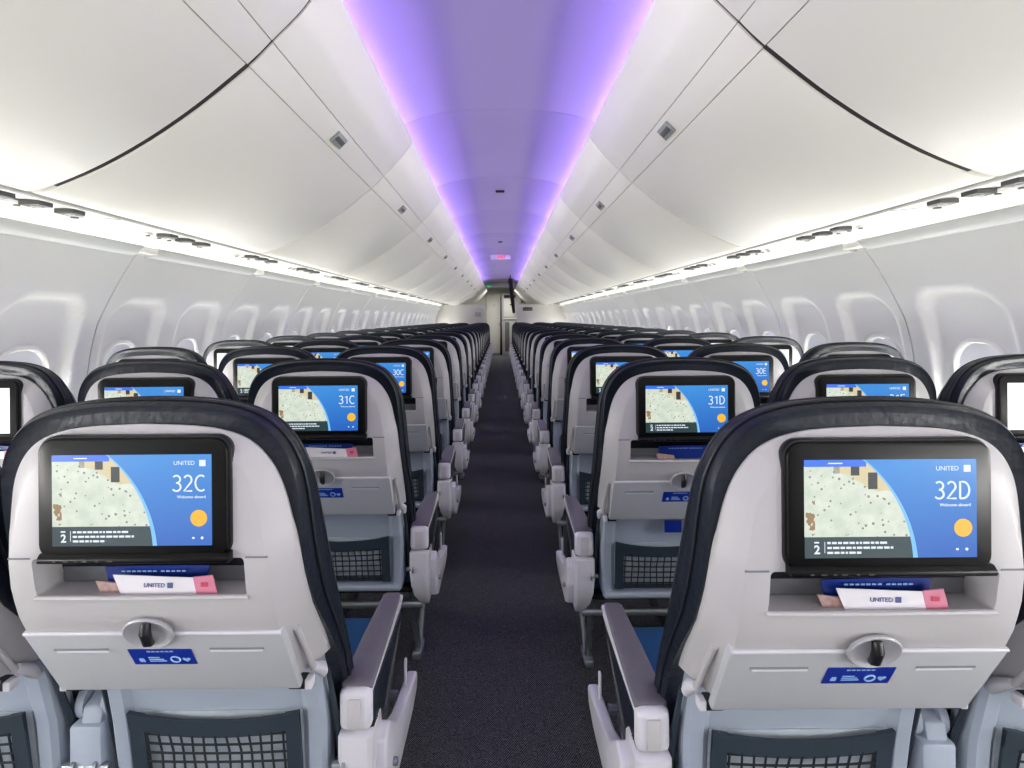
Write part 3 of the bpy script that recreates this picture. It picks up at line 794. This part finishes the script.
for side, nm in ((-1,'left'), (1,'right')):
    pr = make_bin(side); k = 0
    y = (1.48 if side < 0 else 1.40)-2*SEG
    while y < 14.9:
        o = pr if k == 0 else copy_tree(pr); o.location = (0, y, 0)
        if k == 0: lb = f'white overhead bin nearest the camera on the {nm} side'
        elif k == 1: lb = f'white overhead bin in the top {nm} corner, ending at the dark gap'
        else: lb = f'white overhead bin, number {k-1} beyond the dark gap on the {nm} side'
        if k == 1:
            o.scale = (1, .996, 1)
            strip(side, [(p[0]+.0035, p[1]+.0045) for p in PROF[2:]+VAL1[1:]+VAL2[1:3]], SEG-.009, SEG+.014, .012, 'gap_shade_strip', 'gapdark', o, .001, 3)  # dark strip added to stand in for the shaded open gap
        if k in (1, 2):
            for c in o.children:
                if c.name.startswith('bin_body'): me = c.data.copy(); me.materials.clear(); me.materials.append(M['seam']); c.data = me  # darker body colour deepens the painted shade of this gap
        tag(o, lb, 'overhead bin', f'overhead bins along the {nm} side'); k += 1; y += SEG
    # skin closing the space above the bins
    o = MB().grid([[Vector((side*x, yy, CAMZ+h)) for x, h in ((.60,1.12),(.705,.94),(.705,.86),(1.0,.90),(1.42,.80),(1.62,.45),(1.66,.34))] for yy in (-1.4, 20.6)]).build(f'trim_2', 'seamlight'); tag(o, kind='structure')
    # violet wash strip lying in the trough on the bin top
    y = 0 
    o = MB().grid([[Vector((side*x, yy, CAMZ+h)) for x, h in ((.60,.868),(.617,.884),(.634,.868))] for yy in (-1.2, 15.2)], True).build('ceiling_wash_light', 'ledviolet')
    tag(o, f'violet light strip along the ceiling edge above the {nm} bins', 'light strip')
    # service channel
    PS = [(1.285,.366),(1.290,.354),(1.40,.362),(1.50,.376),(1.575,.392),(1.61,.38),(1.62,.34)]
    for k in range(20):
        yy = -1.2+.84*k
        if yy > 14.9: break
    o = MB().grid([[Vector((side*x, yy, CAMZ+h)) for x, h in PS] for yy in (-1.4, 15.3)]).build('trim_3', 'psu'); tag(o, kind='structure')
    o = MB().tube([(side*1.285,-1.4,CAMZ+.352),(side*1.285,15.3,CAMZ+.352)], .009, 8).build('trim_4', 'seamlight'); tag(o, kind='structure')
    # ledge on top of the sidewall and light strip standing behind its lip
    for k in range(npan):
        y = first_seam+PL*k
        LG = [(1.600,.285),(1.585,.283),(1.555,.296),(1.535,.318),(1.535,.324),(1.545,.324),(1.565,.306),(1.60,.300)]
        o = MB().grid([[Vector((side*x, yy, CAMZ+h)) for x, h in LG] for yy in (y+.05, y+PL-.05)], True)
        for yy in (y+.05, y+PL-.05): o.add([Vector((side*x, yy, CAMZ+h)) for x, h in LG], [tuple(range(8))])
        o = o.build('trim_5', 'ledge'); tag(o, kind='structure')
        o = MB().box((side*1.56, y, CAMZ+.308), (.05,.11,.028), .006).build('trim_6', 'psu'); tag(o, kind='structure')
    o = MB().grid([[Vector((side*x, yy, CAMZ+h)) for x, h in ((1.566,.318),(1.578,.326),(1.590,.318),(1.578,.310))] for yy in (-1.3, 15.2)], True).build('sidewall_light', 'ledwhite')
    tag(o, f'white light strip behind the ledge on top of the {nm} cabin wall', 'light strip')

# passenger service units
def psu(side):
    root = empty('service_unit')
    P = lambda x: CAMZ+interp([(1.29,.354),(1.40,.362),(1.50,.376),(1.575,.392)], x)
    pl = MB(); pl.prism([(side*1.315,P(1.315)-.004),(side*1.42,P(1.42)-.004),(side*1.53,P(1.53)-.004),(side*1.53,P(1.53)+.004),(side*1.42,P(1.42)+.006),(side*1.315,P(1.315)+.004)], 'y', -.25, .25, .003); pl.build('unit_plate', 'psu', root)
    for k in range(3):
        r = MB(); x = 1.375; y = -.16+.13*k
        r.box((side*x, y, P(x)-.011), (.060,.056,.016), .003); r = r.build('reading_light', 'vent', root)
        MB().disc((side*x, y, P(x)-.0195), .014, 'z', .003, 14).build('lamp_lens', 'seamlight', r)
    for k in range(3):
        x = 1.475; y = -.13+.075*k
        v = MB(); v.disc((side*x, y, P(x)-.009), .019, 'z', .012, 16, .003); v = v.build('air_vent', 'psu', root)
        MB().disc((side*x, y, P(x)-.016), .009, 'z', .006, 12).build('vent_nozzle', 'vent', v)
    d = MB(); d.disc((side*1.44, .205, P(1.44)-.009), .026, 'z', .012, 18, .004); d = d.build('speaker', 'ledge', root)
    MB().disc((side*1.44,.205,P(1.44)-.016), .012, 'z', .006, 12).build('speaker_grille', 'vent', d)
    MB().box((side*1.425, -.03, P(1.425)-.010), (.038,.15,.006), .002).build('sign_strip', 'seamlight', root)
    MB().prism([(side*1.31,P(1.31)-.003),(side*1.43,P(1.43)-.003),(side*1.55,P(1.55)-.003),(side*1.55,P(1.55)+.003),(side*1.43,P(1.43)+.003),(side*1.31,P(1.31)+.003)], 'y', .266, .270).build('joint_line', 'seam', root)
    return root
for side, nm in ((-1,'left'), (1,'right')):
    pr = psu(side)
    for k in range(17):
        o = pr if k == 0 else copy_tree(pr, None, ('lamp_lens','vent_nozzle','speaker_grille') if k > 7 else ())
        o.location = (0, 1.68+.78*k+(0 if side < 0 else -.05), 0)
        tag(o, f'{ORD[k] if k < 16 else "farthest"} overhead panel of reading lights and air vents on the {nm} side', 'service panel', f'reading light and vent panels above the {nm} seats')

# ------------------------------------------------------------------ front of the cabin
for side, nm in ((-1,'left'), (1,'right')):
    b = MB()
    pts = [(side*.44,0),(side*.44,1.56),(side*.455,1.60),(side*.50,1.63),(side*.60,1.645),(side*1.30,1.645),(side*1.50,1.63),(side*1.60,1.60),(side*1.66,1.54),(side*1.76,1.30),(side*1.80,.9),(side*1.70,.3),(side*1.58,0)]
    b.prism(pts, 'y', 15.0, 15.05, .008)
    p = empty('cabin_divider', (0,0,0)); b.build('divider_panel', 'beige', p)
    if side > 0: MB().box((.72,14.994,CAMZ+.235), (.26,.012,.10), .004).build('divider_sign', 'vent', p)
    else: MB().box((-.62,14.994,CAMZ+.10), (.16,.012,.12), .004).build('divider_sign', 'galley', p)
    tag(p, f'cream cabin divider with rounded top behind the last seats on the {nm}', 'cabin divider')
    # bin run beyond and side structures
    o = MB().grid([[Vector((side*x, yy, CAMZ+h)) for x, h in ((1.25,.36),(.93,.48),(.66,.68),(.45,.92))] for yy in (15.25, 19.6)]).build('trim_7', 'bin'); tag(o, kind='structure')
    o = MB().add([(side*1.75,15.3,0),(side*1.75,20.5,0),(side*1.6,20.5,CAMZ+.4),(side*1.6,15.3,CAMZ+.4)], [(0,1,2,3)]).build(f'wall_{nm}', 'beige'); tag(o, kind='structure')
o = MB().box((0,16.9,CAMZ+1.0), (1.2,.06,.16), .01).build('trim_8', 'beige'); tag(o, kind='structure')
b = MB().box((-.36,16.84,CAMZ+.96), (.10,.04,.04), .006); tag(b.build('exit_marker','exitgreen'), 'small green lit sign at the far left end of the ceiling', 'sign')
# end wall with lavatory door, galley
o = MB().box((0,19.75,1.15), (3.5,.08,2.4), 0).build('wall_front', 'beige'); tag(o, kind='structure')
d = empty('lavatory_door', (-.26,19.66,0)); tag(d, 'cream lavatory door at the far end, left of the aisle', 'door')
MB().box((0,0,1.06), (.52,.05,2.06), .01).build('door_leaf', 'beige', d)
MB().box((.02,-.03,1.72), (.05,.012,.05), .004).build('door_placard', 'galley', d)
MB().box((.20,-.035,1.05), (.03,.02,.10), .004).build('door_handle', 'metal', d)
g = empty('galley_unit', (.36,19.5,0)); tag(g, 'grey galley cabinets at the far end, right of the aisle', 'galley')
MB().box((0,0,1.06), (.66,.30,2.12), .01).build('cabinet_body', 'galley', g)
MB().box((-.08,-.158,1.62), (.36,.02,.62), .01).build('cabinet_door', 'beige', g)
MB().box((-.05,-.17,1.24), (.50,.05,.03), .006).build('counter', 'beige', g)
for k in range(3): MB().box((-.15+.17*k,-.158,.62), (.15,.02,1.02), .006).build('trolley_door', 'vent' if k != 1 else 'galley', g)
MB().box((-.05,-.158,2.02), (.40,.02,.10), .01).build('upper_locker', 'dark', g)
b = MB(); b.prism([(-.045,0),(.035,0),(.020,1.0),(.012,2.0),(-.020,2.0),(-.022,1.1)], 'y', 19.25, 19.30, .004)
cu = b.build('galley_curtain', 'black'); tag(cu, 'black gathered curtain hanging at the far end of the aisle', 'curtain')
a = MB(); a.box((.245,14.0,CAMZ+.93), (.12,.10,.12), .015); a.tube([(.25,14.0,CAMZ+.90),(.28,13.95,CAMZ+.52),(.325,13.9,CAMZ+.12)], .045, 12, radii=[.050,.055,.036]); a.box((.27,13.93,CAMZ+.33), (.10,.05,.03), .008)
a.tube([(.245,14.0,CAMZ+.95),(.245,14.0,CAMZ+1.085)], .014, 8)
tag(a.build('dark_arm','black'), 'black slanting arm hanging down over the far end of the aisle', 'fixture')

# aft wall and an added fill lamp behind the camera
o = MB().box((0,-1.435,1.15), (3.7,.05,2.4), 0).build('wall_back', 'beige'); tag(o, kind='structure')
def area(name, loc, rot, sx, sy, e, col=(1,1,1)):
    l = bpy.data.lights.new(name, 'AREA'); l.shape = 'RECTANGLE'; l.size = sx; l.size_y = sy; l.energy = e; l.color = col
    o = bpy.data.objects.new(name, l); COL.objects.link(o); o.location = loc; o.rotation_euler = rot; return o
area('front_fill', (0,18.2,2.20), (0,0,0), 1.0, .5, 18, (1,.97,.92))  # fill lamp added to brighten the far end
area('aft_fill', (0,-.75,2.20), (math.radians(18),0,0), 1.1, .5, 3.5, (1,.98,.97))
# cool fill lamps added low behind the camera at either side
for s in (-1,1): area('aft_side_fill', (s*1.45,-1.0,.75), (math.radians(100),0,math.radians(s*55)), .9, 1.4, 2.5, (.93,.96,1))

# world
w = bpy.data.worlds.new('World'); S.world = w; w.use_nodes = True
w.node_tree.nodes['Background'].inputs[0].default_value = (.8,.85,.95,1); w.node_tree.nodes['Background'].inputs[1].default_value = .3

# camera
cd = bpy.data.cameras.new('camera'); cam = bpy.data.objects.new('camera', cd); COL.objects.link(cam)
cam.location = (0,0,CAMZ); cam.rotation_euler = (math.pi/2,math.radians(.45),0)
cd.sensor_width = 36; cd.lens = 557/1024*36; cd.shift_x = 11/1024; cd.shift_y = -66/1024; cd.clip_start = .02; cd.clip_end = 60
S.camera = cam
S.view_settings.view_transform = 'Standard'; S.view_settings.look = 'None'; S.view_settings.gamma = 1; S.view_settings.exposure = 1.22
S.view_settings.use_curve_mapping = False
S.cycles.max_bounces = 10; S.cycles.diffuse_bounces = 6; S.cycles.glossy_bounces = 3; S.cycles.use_light_tree = True
S.cycles.use_adaptive_sampling = True; S.cycles.use_denoising = True
S.cycles.sample_clamp_indirect = 6
